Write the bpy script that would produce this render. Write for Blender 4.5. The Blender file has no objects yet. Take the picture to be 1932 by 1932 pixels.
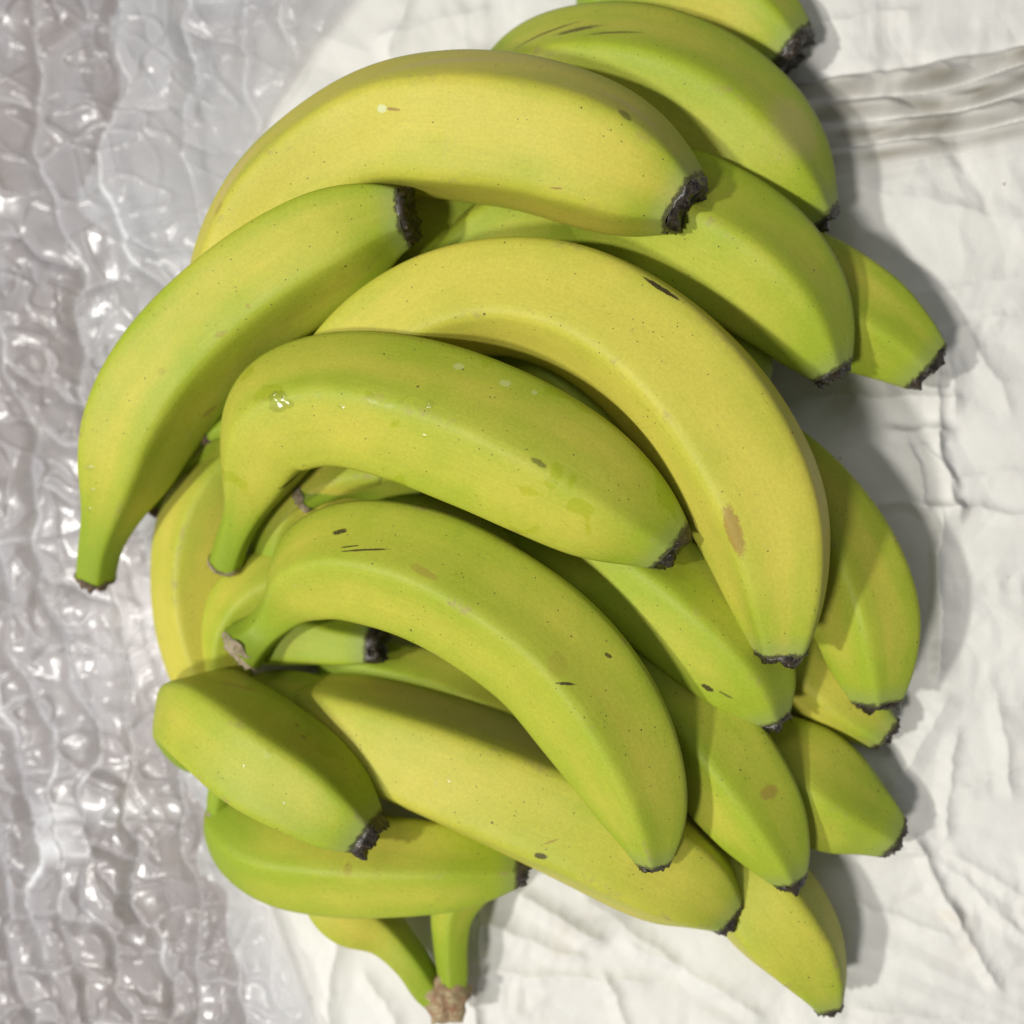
import bpy, math, random
import numpy as np
from mathutils import Vector, Matrix

# ---------------------------------------------------------------- camera, world, lamps, exposure
C = bpy.context.scene.collection
sc = bpy.context.scene
REF = 1932.0                         # tracing units across the frame
CAM = np.array([0.062, -0.006, 0.415])
AIM = np.array([0.0, 0.0, 0.0])
LENS, SENSOR = 36.0, 36.0
fpx = LENS / SENSOR * REF
_f = (AIM - CAM) / np.linalg.norm(AIM - CAM)
_r = np.cross(_f, [0, 1, 0]); _r /= np.linalg.norm(_r)
_u = np.cross(_r, _f)

cd = bpy.data.cameras.new('camera')
cam = bpy.data.objects.new('camera', cd); C.objects.link(cam)
M = Matrix(((_r[0], _u[0], -_f[0], CAM[0]), (_r[1], _u[1], -_f[1], CAM[1]), (_r[2], _u[2], -_f[2], CAM[2]), (0, 0, 0, 1)))
cam.matrix_world = M
cd.lens = LENS; cd.sensor_width = SENSOR
cd.clip_start = 0.01; cd.clip_end = 20
cd.dof.use_dof = True
cd.dof.focus_distance = 0.335
cd.dof.aperture_fstop = 4.6
sc.camera = cam

w = bpy.data.worlds.new('World'); sc.world = w; w.use_nodes = True
bg = w.node_tree.nodes['Background']
bg.inputs[0].default_value = (0.93, 0.95, 1.0, 1); bg.inputs[1].default_value = 0.13

def lamp(name, loc, energy, size, col, shape='DISK', size_y=None):
    l = bpy.data.lights.new(name, 'AREA'); l.energy = energy; l.size = size; l.color = col; l.shape = shape
    if size_y: l.size_y = size_y
    o = bpy.data.objects.new(name, l); C.objects.link(o); o.location = loc
    o.rotation_euler = (-Vector(loc)).to_track_quat('-Z', 'Y').to_euler()
    return o
lamp('ceiling_lamp', (-1.04, -0.22, 1.70), 23.5, 0.10, (1.0, 0.98, 0.93))
lamp('ceiling_lamp', (-0.60, -0.72, 1.80), 22.0, 0.22, (1.0, 0.98, 0.93))
lamp('ceiling_panel', (-0.32, 0.46, 1.30), 2.0, 0.60, (0.96, 0.98, 1.0), 'RECTANGLE', 0.25)

sc.view_settings.view_transform = 'Standard'; sc.view_settings.look = 'None'
sc.view_settings.exposure = 0.0; sc.view_settings.gamma = 1.0
sc.cycles.max_bounces = 8; sc.cycles.transparent_max_bounces = 12

# ---------------------------------------------------------------- helpers
def unproj(px, py, z):
    d = _f + _r * ((px - REF/2) / fpx) + _u * ((REF/2 - py) / fpx)
    t = (z - CAM[2]) / d[2]
    return CAM + d * t
def depth(p):
    return float(np.dot(p - CAM, _f))
def project(P):
    Q = P - CAM
    dz = Q @ _f
    return REF/2 + fpx * (Q @ _r) / dz, REF/2 - fpx * (Q @ _u) / dz

def hash2(ix, iy, seed):
    h = (ix.astype(np.int64) * 374761393 + iy.astype(np.int64) * 668265263 + seed * 974634777) & 0x7fffffff
    h = ((h ^ (h >> 13)) * 1274126177) & 0x7fffffff
    return ((h ^ (h >> 16)) & 0xffff) / 65535.0
def gnoise(x, y, seed=0):
    ix = np.floor(x); iy = np.floor(y); fx = x - ix; fy = y - iy
    sx = fx*fx*fx*(fx*(fx*6-15)+10); sy = fy*fy*fy*(fy*(fy*6-15)+10)
    def g(ox, oy):
        a = hash2(ix+ox, iy+oy, seed) * 2*np.pi
        return np.cos(a)*(fx-ox) + np.sin(a)*(fy-oy)
    a = g(0,0)*(1-sx) + g(1,0)*sx
    b = g(0,1)*(1-sx) + g(1,1)*sx
    return (a*(1-sy) + b*sy) * 1.5

def mesh_obj(name, verts, faces, mat, parent=None, normals=None, attrs=None):
    me = bpy.data.meshes.new(name)
    verts = np.asarray(verts, dtype=np.float64)
    me.from_pydata(verts.tolist(), [], faces if isinstance(faces, list) else faces.tolist())
    me.materials.append(mat)
    me.polygons.foreach_set('use_smooth', [True]*len(me.polygons))
    if attrs:
        for k, v in attrs.items():
            a = me.attributes.new(k, 'FLOAT', 'POINT'); a.data.foreach_set('value', np.asarray(v, dtype=np.float32))
    me.update()
    if normals is not None:
        me.normals_split_custom_set_from_vertices([tuple(n) for n in normals])
    o = bpy.data.objects.new(name, me); C.objects.link(o)
    if parent is not None: o.parent = parent
    return o

def grid_normals(V, F):
    n = np.zeros_like(V)
    a = V[F[:,1]] - V[F[:,0]]; b = V[F[:,3]] - V[F[:,0]]
    c = V[F[:,2]] - V[F[:,1]]
    fn = np.cross(a, b) + np.cross(c, V[F[:,3]] - V[F[:,2]])
    for k in range(4): np.add.at(n, F[:,k], fn)
    n /= np.maximum(np.linalg.norm(n, axis=1, keepdims=True), 1e-12)
    return n

def tag(o, label=None, cat=None, group=None, kind=None):
    if label: o['label'] = label
    if cat: o['category'] = cat
    if group: o['group'] = group
    if kind: o['kind'] = kind
    return o

# ---------------------------------------------------------------- material helpers
class NT:
    def __init__(s, name):
        s.m = bpy.data.materials.new(name); s.m.use_nodes = True
        s.t = s.m.node_tree; s.t.nodes.clear()
        s.out = s.n('ShaderNodeOutputMaterial')
    def n(s, typ, **kw):
        nd = s.t.nodes.new(typ)
        for k, v in kw.items(): setattr(nd, k, v)
        return nd
    def l(s, a, b): s.t.links.new(a, b)
    def val(s, x, sock):
        if hasattr(x, 'is_output'): s.l(x, sock)
        else: sock.default_value = x
    def math(s, op, a, b=0.0, c=None, clamp=False):
        nd = s.n('ShaderNodeMath', operation=op, use_clamp=clamp)
        s.val(a, nd.inputs[0]); s.val(b, nd.inputs[1])
        if c is not None: s.val(c, nd.inputs[2])
        return nd.outputs[0]
    def mix(s, fac, a, b):
        nd = s.n('ShaderNodeMix', data_type='RGBA')
        s.val(fac, nd.inputs[0])
        for x, i in ((a, 6), (b, 7)):
            if hasattr(x, 'is_output'): s.l(x, nd.inputs[i])
            else: nd.inputs[i].default_value = (*x, 1) if len(x) == 3 else x
        return nd.outputs[2]
    def noise(s, vec, scale, detail=2.0, rough=0.5, dist=0.0):
        nd = s.n('ShaderNodeTexNoise'); nd.inputs['Scale'].default_value = scale
        nd.inputs['Detail'].default_value = detail; nd.inputs['Roughness'].default_value = rough
        nd.inputs['Distortion'].default_value = dist
        if vec is not None: s.l(vec, nd.inputs['Vector'])
        return nd.outputs[0]
    def ramp(s, fac, lo, hi, clamp=True):
        nd = s.n('ShaderNodeMapRange'); nd.interpolation_type = 'SMOOTHSTEP'
        s.val(fac, nd.inputs[0]); nd.inputs[1].default_value = lo; nd.inputs[2].default_value = hi
        return nd.outputs[0]
    def attr(s, name):
        nd = s.n('ShaderNodeAttribute', attribute_name=name); return nd.outputs['Fac']

YEL = (0.54, 0.485, 0.070); GRN = (0.322, 0.398, 0.030); DGR = (0.18, 0.285, 0.02)

def peel_material(name, yellow, seed, spots=1.0, ridge_dark=0.0, marks=(), wet=0.0, scuff=0.4, tipped=True):
    s = NT(name)
    tc = s.n('ShaderNodeTexCoord'); geo = tc.outputs['Object']
    off = s.n('ShaderNodeVectorMath', operation='ADD'); s.l(geo, off.inputs[0]); off.inputs[1].default_value = (seed*1.37, seed*0.71, seed*2.1)
    p = off.outputs[0]
    t = s.attr('along'); rd = s.attr('ridge'); dt = s.attr('dtip'); ds = s.attr('dstem')
    big = s.noise(p, 26, 2, 0.55)
    mid = s.noise(p, 95, 3, 0.6)
    y = s.math('MULTIPLY_ADD', s.math('SUBTRACT', big, 0.5), 1.1, yellow)
    y = s.math('MULTIPLY_ADD', s.math('SUBTRACT', mid, 0.5), 0.45, y)
    pv = s.n('ShaderNodeCombineXYZ'); s.l(s.math('MULTIPLY', t, 2.2), pv.inputs[0]); s.l(s.math('MULTIPLY', s.attr('around'), 3.2), pv.inputs[1]); pv.inputs[2].default_value = seed*3.3
    y = s.math('MULTIPLY_ADD', s.math('SUBTRACT', s.noise(pv.outputs[0], 1.0, 2, .5), 0.5), 1.0, y)
    # greener towards both ends and in a long stripe between ridges
    y = s.math('SUBTRACT', y, s.math('MULTIPLY', s.ramp(dt, 0.034, 0.0), 0.60))
    y = s.math('SUBTRACT', y, s.math('MULTIPLY', s.ramp(ds, 0.045, 0.0), 0.85))
    y = s.math('ADD', y, s.math('MULTIPLY', s.math('SUBTRACT', rd, 0.5), -0.34), clamp=True)
    col = s.mix(y, GRN, YEL)
    col = s.mix(s.math('MULTIPLY', s.ramp(ds, 0.05, 0.0), 0.55), col, DGR)
    # fibres: faint streaks along the fruit
    uv = s.n('ShaderNodeCombineXYZ'); s.l(s.math('MULTIPLY', t, 9.0), uv.inputs[0]); s.l(s.math('MULTIPLY', s.attr('around'), 90.0), uv.inputs[1]); uv.inputs[2].default_value = seed
    st = s.noise(uv.outputs[0], 1.0, 2, 0.6)
    hs = s.n('ShaderNodeHueSaturation'); s.l(col, hs.inputs['Color'])
    s.l(s.math('MULTIPLY_ADD', s.math('SUBTRACT', st, 0.5), 0.16, 1.0), hs.inputs['Value'])
    fine = s.noise(p, 900, 2, 0.6)
    hs2 = s.n('ShaderNodeHueSaturation'); s.l(hs.outputs[0], hs2.inputs['Color'])
    s.l(s.math('MULTIPLY_ADD', s.math('SUBTRACT', fine, 0.5), 0.30, 1.0), hs2.inputs['Value'])
    col = hs2.outputs[0]
    # fine brown fibre streaks and rubbed ridges
    sv = s.n('ShaderNodeCombineXYZ'); s.l(s.math('MULTIPLY', t, 34.0), sv.inputs[0]); s.l(s.math('MULTIPLY', s.attr('around'), 210.0), sv.inputs[1]); sv.inputs[2].default_value = seed*5.1
    stx = s.math('MULTIPLY', s.ramp(s.noise(sv.outputs[0], 1.0, 2, .5), .70, .76), s.ramp(s.noise(p, 50, 2, .6), .52, .64))
    col = s.mix(s.math('MULTIPLY', stx, 0.75), col, (0.20, 0.13, 0.04))
    rub = s.math('MULTIPLY', s.ramp(rd, 0.90, 1.0), s.ramp(s.noise(p, 120, 4, 0.75), 0.50, 0.68))
    rub = s.math('MULTIPLY', rub, s.ramp(s.noise(p, 24, 1, 0.5), 0.46, 0.60))
    col = s.mix(s.math('MULTIPLY', rub, 0.75), col, (0.33, 0.26, 0.10))
    # greyish green fringe round the tip
    col = s.mix(s.math('MULTIPLY', s.ramp(dt, 0.010, 0.0), 0.45), col, (0.22, 0.27, 0.13))
    col = s.mix(s.math('MULTIPLY', s.ramp(s.math('ADD', dt, s.math('MULTIPLY', s.math('SUBTRACT', s.noise(p, 420, 3, .7), .5), .004)), 0.0020, 0.0006), 0.85 if tipped else 0.0), col, (0.045, 0.036, 0.025))
    # tan scuffs
    sc1 = s.ramp(s.noise(p, 42, 4, 0.75, 0.8), 0.66, 0.76)
    col = s.mix(s.math('MULTIPLY', sc1, scuff), col, (0.52, 0.40, 0.17))
    # small dark specks
    for scale, thr, lim, strength in ((640, 0.12, 0.79, 0.75), (260, 0.055, 0.79, 0.9), (150, 0.05, 0.84, 0.75)):
        v = s.n('ShaderNodeTexVoronoi'); v.inputs['Scale'].default_value = scale; s.l(p, v.inputs['Vector'])
        sep = s.n('ShaderNodeSeparateColor'); s.l(v.outputs['Color'], sep.inputs[0])
        dens = s.math('ADD', s.math('MULTIPLY', sep.outputs[0], 0.55), s.math('MULTIPLY', s.noise(p, 38, 2, 0.6), 0.75))
        rad = s.math('MULTIPLY', s.ramp(sep.outputs[1], 0.2, 1.0), thr*1.6)
        spot = s.math('MULTIPLY', s.math('LESS_THAN', v.outputs['Distance'], rad), s.math('GREATER_THAN', dens, lim + 0.18*(1-spots)))
        col = s.mix(s.math('MULTIPLY', spot, strength*min(1, spots)), col, (0.075, 0.055, 0.02))
    # dark abrasion along the ridge line
    if ridge_dark > 0:
        rn = s.math('MULTIPLY', s.ramp(rd, 0.955, 0.99), s.ramp(s.noise(p, 330, 4, 0.8), 0.50, 0.62))
        rn = s.math('MULTIPLY', rn, s.ramp(s.noise(p, 30, 1, 0.5), 0.60-0.25*ridge_dark, 0.72-0.25*ridge_dark))
        col = s.mix(s.math('MULTIPLY', rn, 0.9), col, (0.07, 0.055, 0.025))
    # placed bruises and scratches
    for (loc, xdir, ydir, L, W, mc, st_, soft) in marks:
        sub = s.n('ShaderNodeVectorMath', operation='SUBTRACT'); s.l(geo, sub.inputs[0]); sub.inputs[1].default_value = tuple(loc)
        def dot(d):
            nd = s.n('ShaderNodeVectorMath', operation='DOT_PRODUCT'); s.l(sub.outputs[0], nd.inputs[0]); nd.inputs[1].default_value = tuple(d); return nd.outputs['Value']
        a = s.math('DIVIDE', dot(xdir), L); b = s.math('DIVIDE', dot(ydir), W)
        dd = s.n('ShaderNodeVectorMath', operation='LENGTH'); s.l(sub.outputs[0], dd.inputs[0])
        near = s.math('LESS_THAN', dd.outputs['Value'], max(L, W)*1.8)
        r2 = s.math('ADD', s.math('MULTIPLY', a, a), s.math('MULTIPLY', b, b))
        r2 = s.math('ADD', r2, s.math('MULTIPLY', s.math('SUBTRACT', s.noise(p, 620, 4, 0.85), 0.5), 3.0))
        f = s.math('MULTIPLY', s.math('MULTIPLY', s.ramp(r2, 1.0+soft, 1.0-soft), near), st_)
        col = s.mix(f, col, mc)
    b = s.n('ShaderNodeBsdfPrincipled')
    rough = s.math('MULTIPLY_ADD', s.noise(p, 60, 2, 0.5), 0.16, 0.46)
    bump_h = s.math('ADD', s.math('MULTIPLY', s.noise(p, 1500, 2, 0.5), 0.35), s.math('MULTIPLY', s.noise(p, 150, 3, 0.6), 1.0))
    bump_h = s.math('ADD', bump_h, s.math('MULTIPLY', st, 0.35))
    if wet > 0:
        wm = s.ramp(s.noise(p, 75, 1, 0.4, 0.6), 0.69-0.06*wet, 0.735-0.06*wet)
        hs3 = s.n('ShaderNodeMix', data_type='RGBA', blend_type='MULTIPLY'); s.l(s.math('MULTIPLY', wm, 0.8), hs3.inputs[0]); s.l(col, hs3.inputs[6]); hs3.inputs[7].default_value = (0.86, 0.90, 0.55, 1)
        col = hs3.outputs[2]
        rough = s.math('MULTIPLY_ADD', wm, -0.20, rough)
    s.l(col, b.inputs['Base Color']); s.l(rough, b.inputs['Roughness'])
    b.inputs['Specular IOR Level'].default_value = 0.24
    b.inputs['Subsurface Weight'].default_value = 0.06
    b.inputs['Subsurface Radius'].default_value = (1.0, 0.8, 0.15)
    b.inputs['Subsurface Scale'].default_value = 0.004
    bp = s.n('ShaderNodeBump'); bp.inputs['Strength'].default_value = 0.22; bp.inputs['Distance'].default_value = 0.0006
    s.l(bump_h, bp.inputs['Height']); s.l(bp.outputs[0], b.inputs['Normal'])
    s.l(b.outputs[0], s.out.inputs[0])
    return s.m

def rough_material(name, c1, c2, c3, scale, rough=0.55, bump=0.9, dist=0.001):
    s = NT(name)
    tc = s.n('ShaderNodeTexCoord'); p = tc.outputs['Object']
    a = s.noise(p, scale, 5, 0.7, 0.6); b2 = s.noise(p, scale*3.1, 3, 0.7)
    col = s.mix(s.ramp(a, 0.35, 0.62), c1, c2)
    col = s.mix(s.ramp(b2, 0.58, 0.72), col, c3)
    b = s.n('ShaderNodeBsdfPrincipled'); s.l(col, b.inputs['Base Color']); b.inputs['Roughness'].default_value = rough
    bp = s.n('ShaderNodeBump'); bp.inputs['Strength'].default_value = bump; bp.inputs['Distance'].default_value = dist
    s.l(s.math('ADD', a, s.math('MULTIPLY', b2, 0.4)), bp.inputs['Height']); s.l(bp.outputs[0], b.inputs['Normal'])
    s.l(b.outputs[0], s.out.inputs[0])
    return s.m

M_TIP = rough_material('dried_tip', (0.012, 0.010, 0.008), (0.050, 0.038, 0.026), (0.20, 0.18, 0.15), 300, 0.30, 0.55, 0.0006)
M_CUT = rough_material('cut_stem', (0.24, 0.18, 0.10), (0.40, 0.33, 0.22), (0.10, 0.065, 0.035), 420, 0.8)
M_CUTD = rough_material('dark_cut_stem', (0.05, 0.035, 0.025), (0.22, 0.14, 0.08), (0.35, 0.27, 0.18), 420, 0.7)

# ---------------------------------------------------------------- banana builder
def catmull(P, n):
    """centripetal spline through control rows P (k, d), n samples evenly spaced by arc length of the first 3 columns"""
    P = np.asarray(P, float)
    P = np.vstack([2*P[0]-P[1], P, 2*P[-1]-P[-2]])
    out = []
    for i in range(1, len(P)-2):
        p0, p1, p2, p3 = P[i-1], P[i], P[i+1], P[i+2]
        t0 = 0; t1 = t0 + np.linalg.norm((p1-p0)[:3])**.5; t2 = t1 + np.linalg.norm((p2-p1)[:3])**.5; t3 = t2 + np.linalg.norm((p3-p2)[:3])**.5
        for t in np.linspace(t1, t2, 40, endpoint=(i == len(P)-3)):
            A1 = (t1-t)/(t1-t0)*p0 + (t-t0)/(t1-t0)*p1
            A2 = (t2-t)/(t2-t1)*p1 + (t-t1)/(t2-t1)*p2
            A3 = (t3-t)/(t3-t2)*p2 + (t-t2)/(t3-t2)*p3
            B1 = (t2-t)/(t2-t0)*A1 + (t-t0)/(t2-t0)*A2
            B2 = (t3-t)/(t3-t1)*A2 + (t-t1)/(t3-t1)*A3
            out.append((t2-t)/(t2-t1)*B1 + (t-t1)/(t2-t1)*B2)
    out = np.array(out)
    s = np.r_[0, np.cumsum(np.linalg.norm(np.diff(out[:, :3], axis=0), axis=1))]
    u = np.linspace(0, s[-1], n)
    res = np.array([np.interp(u, s, out[:, k]) for k in range(out.shape[1])]).T
    # light smoothing of the interior
    for _ in range(14):
        res[1:-1] = 0.5*res[1:-1] + 0.25*(res[:-2] + res[2:])
    return res, s[-1]

def poly_r(th, sharp):
    a = np.mod(th + np.pi/5, 2*np.pi/5) - np.pi/5           # 0 on a ridge, +-36 deg mid-face
    m = np.sqrt(a*a + 0.055**2)
    r = math.cos(math.pi/5) / np.cos(math.pi/5 - m)          # 1 on the ridge, .809 mid-face
    # soften the very ridge
    r = np.where(m < 0.14, r - 0.0, r)
    k = 14.0
    soft = 0.5*(1 + np.cos(5*th))
    return (1-sharp)*0.925 + sharp*(0.90*r + 0.10*(0.81+0.17*soft)), (0.5+0.5*np.cos(5*th))

def cap(name, c, T, N, B, r, mat, rng, parent, rim_up=0.0020, out=0.0028, roll=0.0, ax=(1.0, 0.82), jag=1.0, nv=84):
    """a dry rough cap that wraps the end of a fruit or stem; the rim line is ragged"""
    th = np.linspace(0, 2*np.pi, nv, endpoint=False)
    prof, _ = poly_r(th - roll, 0.55)
    prof = prof / prof.max()
    n1 = rng.uniform(0, 10); n2 = rng.uniform(0, 10)
    rag = gnoise(np.cos(th)*1.2+n1, np.sin(th)*1.2+n2, 5) + 0.5*gnoise(np.cos(th)*3+n1, np.sin(th)*3+n2, 6)
    rings = [(-rim_up*1.0, 0.985, 1.1), (-rim_up*0.35, 1.015, 0.9), (out*0.25, 1.0, 0.7), (out*0.75, 0.91, 1.0), (out*1.0, 0.80, 1.2), (out*0.75, 0.60, 1.0), (out*0.45, 0.38, 0.9), (out*0.5, 0.16, 0.5)]
    V = []; 
    for k, (z, rr, nz) in enumerate(rings):
        rad = r*prof*rr
        wob = gnoise(np.cos(th)*1.5+n2+k*.4, np.sin(th)*1.5+n1+k*.4, 9)
        wob2 = gnoise(np.cos(th)*3.6+n2+k*.6, np.sin(th)*3.6+n1+k*.6, 11)
        rad = rad*(1 + (0.0 if k == 0 else 0.06*jag)*wob2 + (0 if k == 0 else 0.06*jag)*wob)
        zz = z + (rag if k <= 1 else wob*1.1+wob2*0.8)*0.0018*nz*jag
        for j in range(nv):
            V.append(c + T*zz[j] + (N*math.cos(th[j])*ax[0] + B*math.sin(th[j])*ax[1])*rad[j])
    V.append(c + T*out*0.6)
    F = []
    for k in range(len(rings)-1):
        for j in range(nv):
            F.append((k*nv+j, k*nv+(j+1) % nv, (k+1)*nv+(j+1) % nv, (k+1)*nv+j))
    q = (len(rings)-1)*nv
    for j in range(nv): F.append((q+j, q+(j+1) % nv, q+nv))
    return mesh_obj(name, np.array(V), F, mat, parent)

BANANAS = {}
def banana(key, pts, label, yellow, cut=(0.0012, 0.0022, 1.02), roll=0.0, stem_len=0.0, stem_mat=None, seed=1, sharp=0.62, parent=None, spots=1.0,
           ridge_dark=0.0, marks=(), wet=0.0, scuff=0.35, tip=True, tip_out=0.0028, base=None, group=True, flat=0.94, tip_jag=1.0):
    """pts rows: px, py, z(m), half width(px), from the stem end to the tip"""
    rng = random.Random(seed*77+5)
    rows = []
    for (px, py, z, hw) in pts:
        z = .022 + (z-.022)*.5 if z > .022 else z          # the pile settles
        p = unproj(px, py, z); rows.append([p[0], p[1], p[2], hw*depth(p)/fpx])
    nu, nv = 130, 70
    R, L = catmull(rows, nu)
    P = R[:, :3]; rad = R[:, 3]
    uu = np.linspace(0, 1, nu)
    if not tip: rad = rad*np.sqrt(np.clip(1-np.clip((uu-.90)/.10, 0, 1)**2, 1e-5, 1))
    if stem_len == 0: rad = rad*np.sqrt(np.clip(1-np.clip((.10-uu)/.10, 0, 1)**2, 1e-5, 1))
    T = np.gradient(P, axis=0); T /= np.linalg.norm(T, axis=1, keepdims=True)
    m = int(nu*0.55)
    Vd = CAM - P[m]; N0 = Vd - np.dot(Vd, T[m])*T[m]; N0 /= np.linalg.norm(N0)
    N = np.zeros_like(P); N[m] = N0
    def step(i, j):
        v1 = P[j]-P[i]; c1 = v1@v1
        rL = N[i] - 2/c1*(v1@N[i])*v1; tL = T[i] - 2/c1*(v1@T[i])*v1
        v2 = T[j]-tL; c2 = v2@v2
        nn = rL if c2 < 1e-14 else rL - 2/c2*(v2@rL)*v2
        nn = nn - (nn@T[j])*T[j]; N[j] = nn/np.linalg.norm(nn)
    for i in range(m, nu-1): step(i, i+1)
    for i in range(m, 0, -1): step(i, i-1)
    B = np.cross(T, N)
    rl = math.radians(roll)
    th = np.linspace(0, 2*np.pi, nv, endpoint=False)
    u = np.linspace(0, 1, nu)
    dt = (1-u)*L; dsn = u*L
    V = np.zeros((nu, nv, 3)); ridge = np.zeros((nu, nv))
    for i in range(nu):
        sh = min(1.0, sharp*1.5)*(0.55 + 0.45*min(1, dsn[i]/0.05))
        tw = rl + 0.10*math.sin(u[i]*3+seed)
        pr, rg = poly_r(th - tw, sh)
        ru = rad[i]*1.035*pr*(1 + 0.018*gnoise(np.cos(th)*1.3+seed+u[i]*3, np.sin(th)*1.3+u[i]*2, 3) )
        V[i] = P[i] + (N[i][None]*(np.cos(th)*flat)[:, None] + B[i][None]*np.sin(th)[:, None])*ru[:, None]
        ridge[i] = rg
    # end cap rings (closed under the tip)
    Vf = V.reshape(-1, 3)
    F = []
    idx = np.arange(nu*nv).reshape(nu, nv)
    a = idx[:-1]; b = np.roll(idx, -1, axis=1)[:-1]; c2 = np.roll(idx, -1, axis=1)[1:]; d = idx[1:]
    F = np.stack([a, b, c2, d], -1).reshape(-1, 4)
    nrm = grid_normals(Vf, F)
    if np.sum((Vf[idx[m]] - P[m]) * nrm[idx[m]]) < 0:
        F = F[:, ::-1]; nrm = -nrm
    att = {'along': np.repeat(u, nv), 'around': np.tile(0.5+0.5*np.cos(th), nu)+np.tile(0.5*np.sin(th), nu), 'ridge': ridge.reshape(-1),
           'dtip': np.repeat(dt, nv), 'dstem': np.repeat(dsn, nv)}
    # find mark places on the visible skin
    mk = []
    if marks:
        qx, qy = project(Vf)
        face = ((CAM - Vf) * nrm).sum(1) > 0
        for (mx, my, Lp, Wp, ang, colr, st_, soft) in marks:
            dd = (qx-mx)**2 + (qy-my)**2 + np.where(face, 0, 1e9)
            k = int(np.argmin(dd)); pt = Vf[k]; nn = nrm[k]
            pt = unproj(mx, my, pt[2]) if dd[k] < 900 else pt
            dv = _r*math.cos(math.radians(ang)) - _u*math.sin(math.radians(ang))
            xd = dv - (dv@nn)*nn; xd /= np.linalg.norm(xd); yd = np.cross(nn, xd)
            sc_ = depth(pt)/fpx
            mk.append((pt - P[m], xd, yd, Lp*sc_, Wp*sc_, colr, st_, soft))
    mat = peel_material('peel_'+key, yellow, seed, spots, ridge_dark, mk, wet, scuff, tip)
    if parent is None:
        root = bpy.data.objects.new('banana', None); C.objects.link(root)
        root.location = P[m]; root.empty_display_size = 0.01
        tag(root, label, 'banana', 'bananas in the pile')
    else:
        root = bpy.data.objects.new('banana', None); C.objects.link(root); root.parent = parent
        root.location = P[m] - np.array(parent.location)
        if label: root['label'] = label
    O = P[m]
    ns = int(np.searchsorted(dsn, stem_len)) if stem_len > 0 else 0
    def sub(i0, i1, name, par):
        sel = np.arange(i0*nv, (i1+1)*nv)
        f = F[(F.min(1) >= i0*nv) & (F.max(1) < (i1+1)*nv)] - i0*nv
        return mesh_obj(name, Vf[sel]-O, f, mat, par, normals=nrm[sel], attrs={k: v[sel] for k, v in att.items()})
    sub(ns, nu-1, 'peel', root)
    if ns > 0:
        stm = sub(0, ns, 'stem', root)
        if parent is None:
            cap('cut_end', P[0]-O, -T[0], N[0], -B[0], rad[0]*cut[2], stem_mat or M_CUT, rng, stm, rim_up=cut[0], out=cut[1], roll=-rl, ax=(1, 1), jag=0.8)
    if tip:
        tp = cap('tip', P[-1]-O, T[-1], N[-1], B[-1], rad[-1]*0.95, M_TIP, rng, root, rim_up=0.0008, out=tip_out*.8, roll=rl, ax=(0.94, 1.0), jag=tip_jag*.8)
    BANANAS[key] = (Vf, nrm)
    return root

# marks: px, py, half length, half width, angle (deg, image down positive), colour, strength, softness
BRN = (0.30, 0.17, 0.045); BLK = (0.035, 0.022, 0.015); TAN = (0.55, 0.42, 0.20); PALE = (0.62, 0.66, 0.36)
B = banana
# --- top layer
B('A', [(470,720,.060,70),(438,610,.085,95),(455,520,.100,108),(515,390,.112,108),(630,287,.120,112),(735,245,.123,128),(850,240,.125,145),(1000,258,.126,148),(1130,300,.124,142),(1215,342,.1225,118),(1262,366,.1225,90),(1290,385,.1240,66)],
  'large yellow banana arching across the top of the pile', 0.92, roll=34, seed=1, marks=[(1180,215,16,10,60,BLK,.55,.5),(720,205,10,7,0,PALE,.8,.4),(742,206,14,3,5,BRN,.8,.4),(1050,355,12,2,0,BRN,.8,.3),(410,392,12,14,40,BRN,.35,.6),(440,330,70,22,-52,TAN,.45,.9),(850,112,120,16,2,TAN,.40,.9),(1190,205,60,14,35,TAN,.4,.9)], tip_out=.0042)
B('K', [(180,1088,.055,38),(187,1035,.064,41),(207,970,.074,55),(235,885,.084,90),(268,795,.092,111),(330,695,.100,121),(425,595,.108,123),(555,500,.114,121),(660,440,.117,108),(722,413,.119,82),(768,405,.1205,58)],
  'green banana hanging over the left side, its stem out on the bubble wrap', 0.42, roll=16, stem_len=.022, stem_mat=M_CUTD, seed=2, sharp=.8, marks=[(416,630,6,14,75,BRN,.35,.5),(468,578,5,5,0,BRN,.4,.4),(395,775,20,5,-45,BRN,.55,.5),(305,700,9,7,0,BRN,.25,.5)])
B('Y', [(570,900,.060,60),(600,780,.080,85),(690,665,.094,105),(805,585,.100,112),(940,552,.102,118),(1075,573,.104,131),(1203,645,.106,141),(1310,750,.108,148),(1387,863,.109,149),(1437,967,.109,140),(1462,1075,.107,116),(1472,1165,.104,86),(1473,1232,.101,54)],
  'yellow banana curving down through the middle, with a brown bruise near its tip', 0.88, roll=28, seed=3, sharp=.70, 
  marks=[(1384,1002,50,15,75,BRN,.75,.45),(1250,545,42,5,38,BLK,.95,.3),(1320,560,90,5,44,BLK,.75,.5),(1375,620,45,4,50,BLK,.6,.5)], tip_out=.0022)
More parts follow.
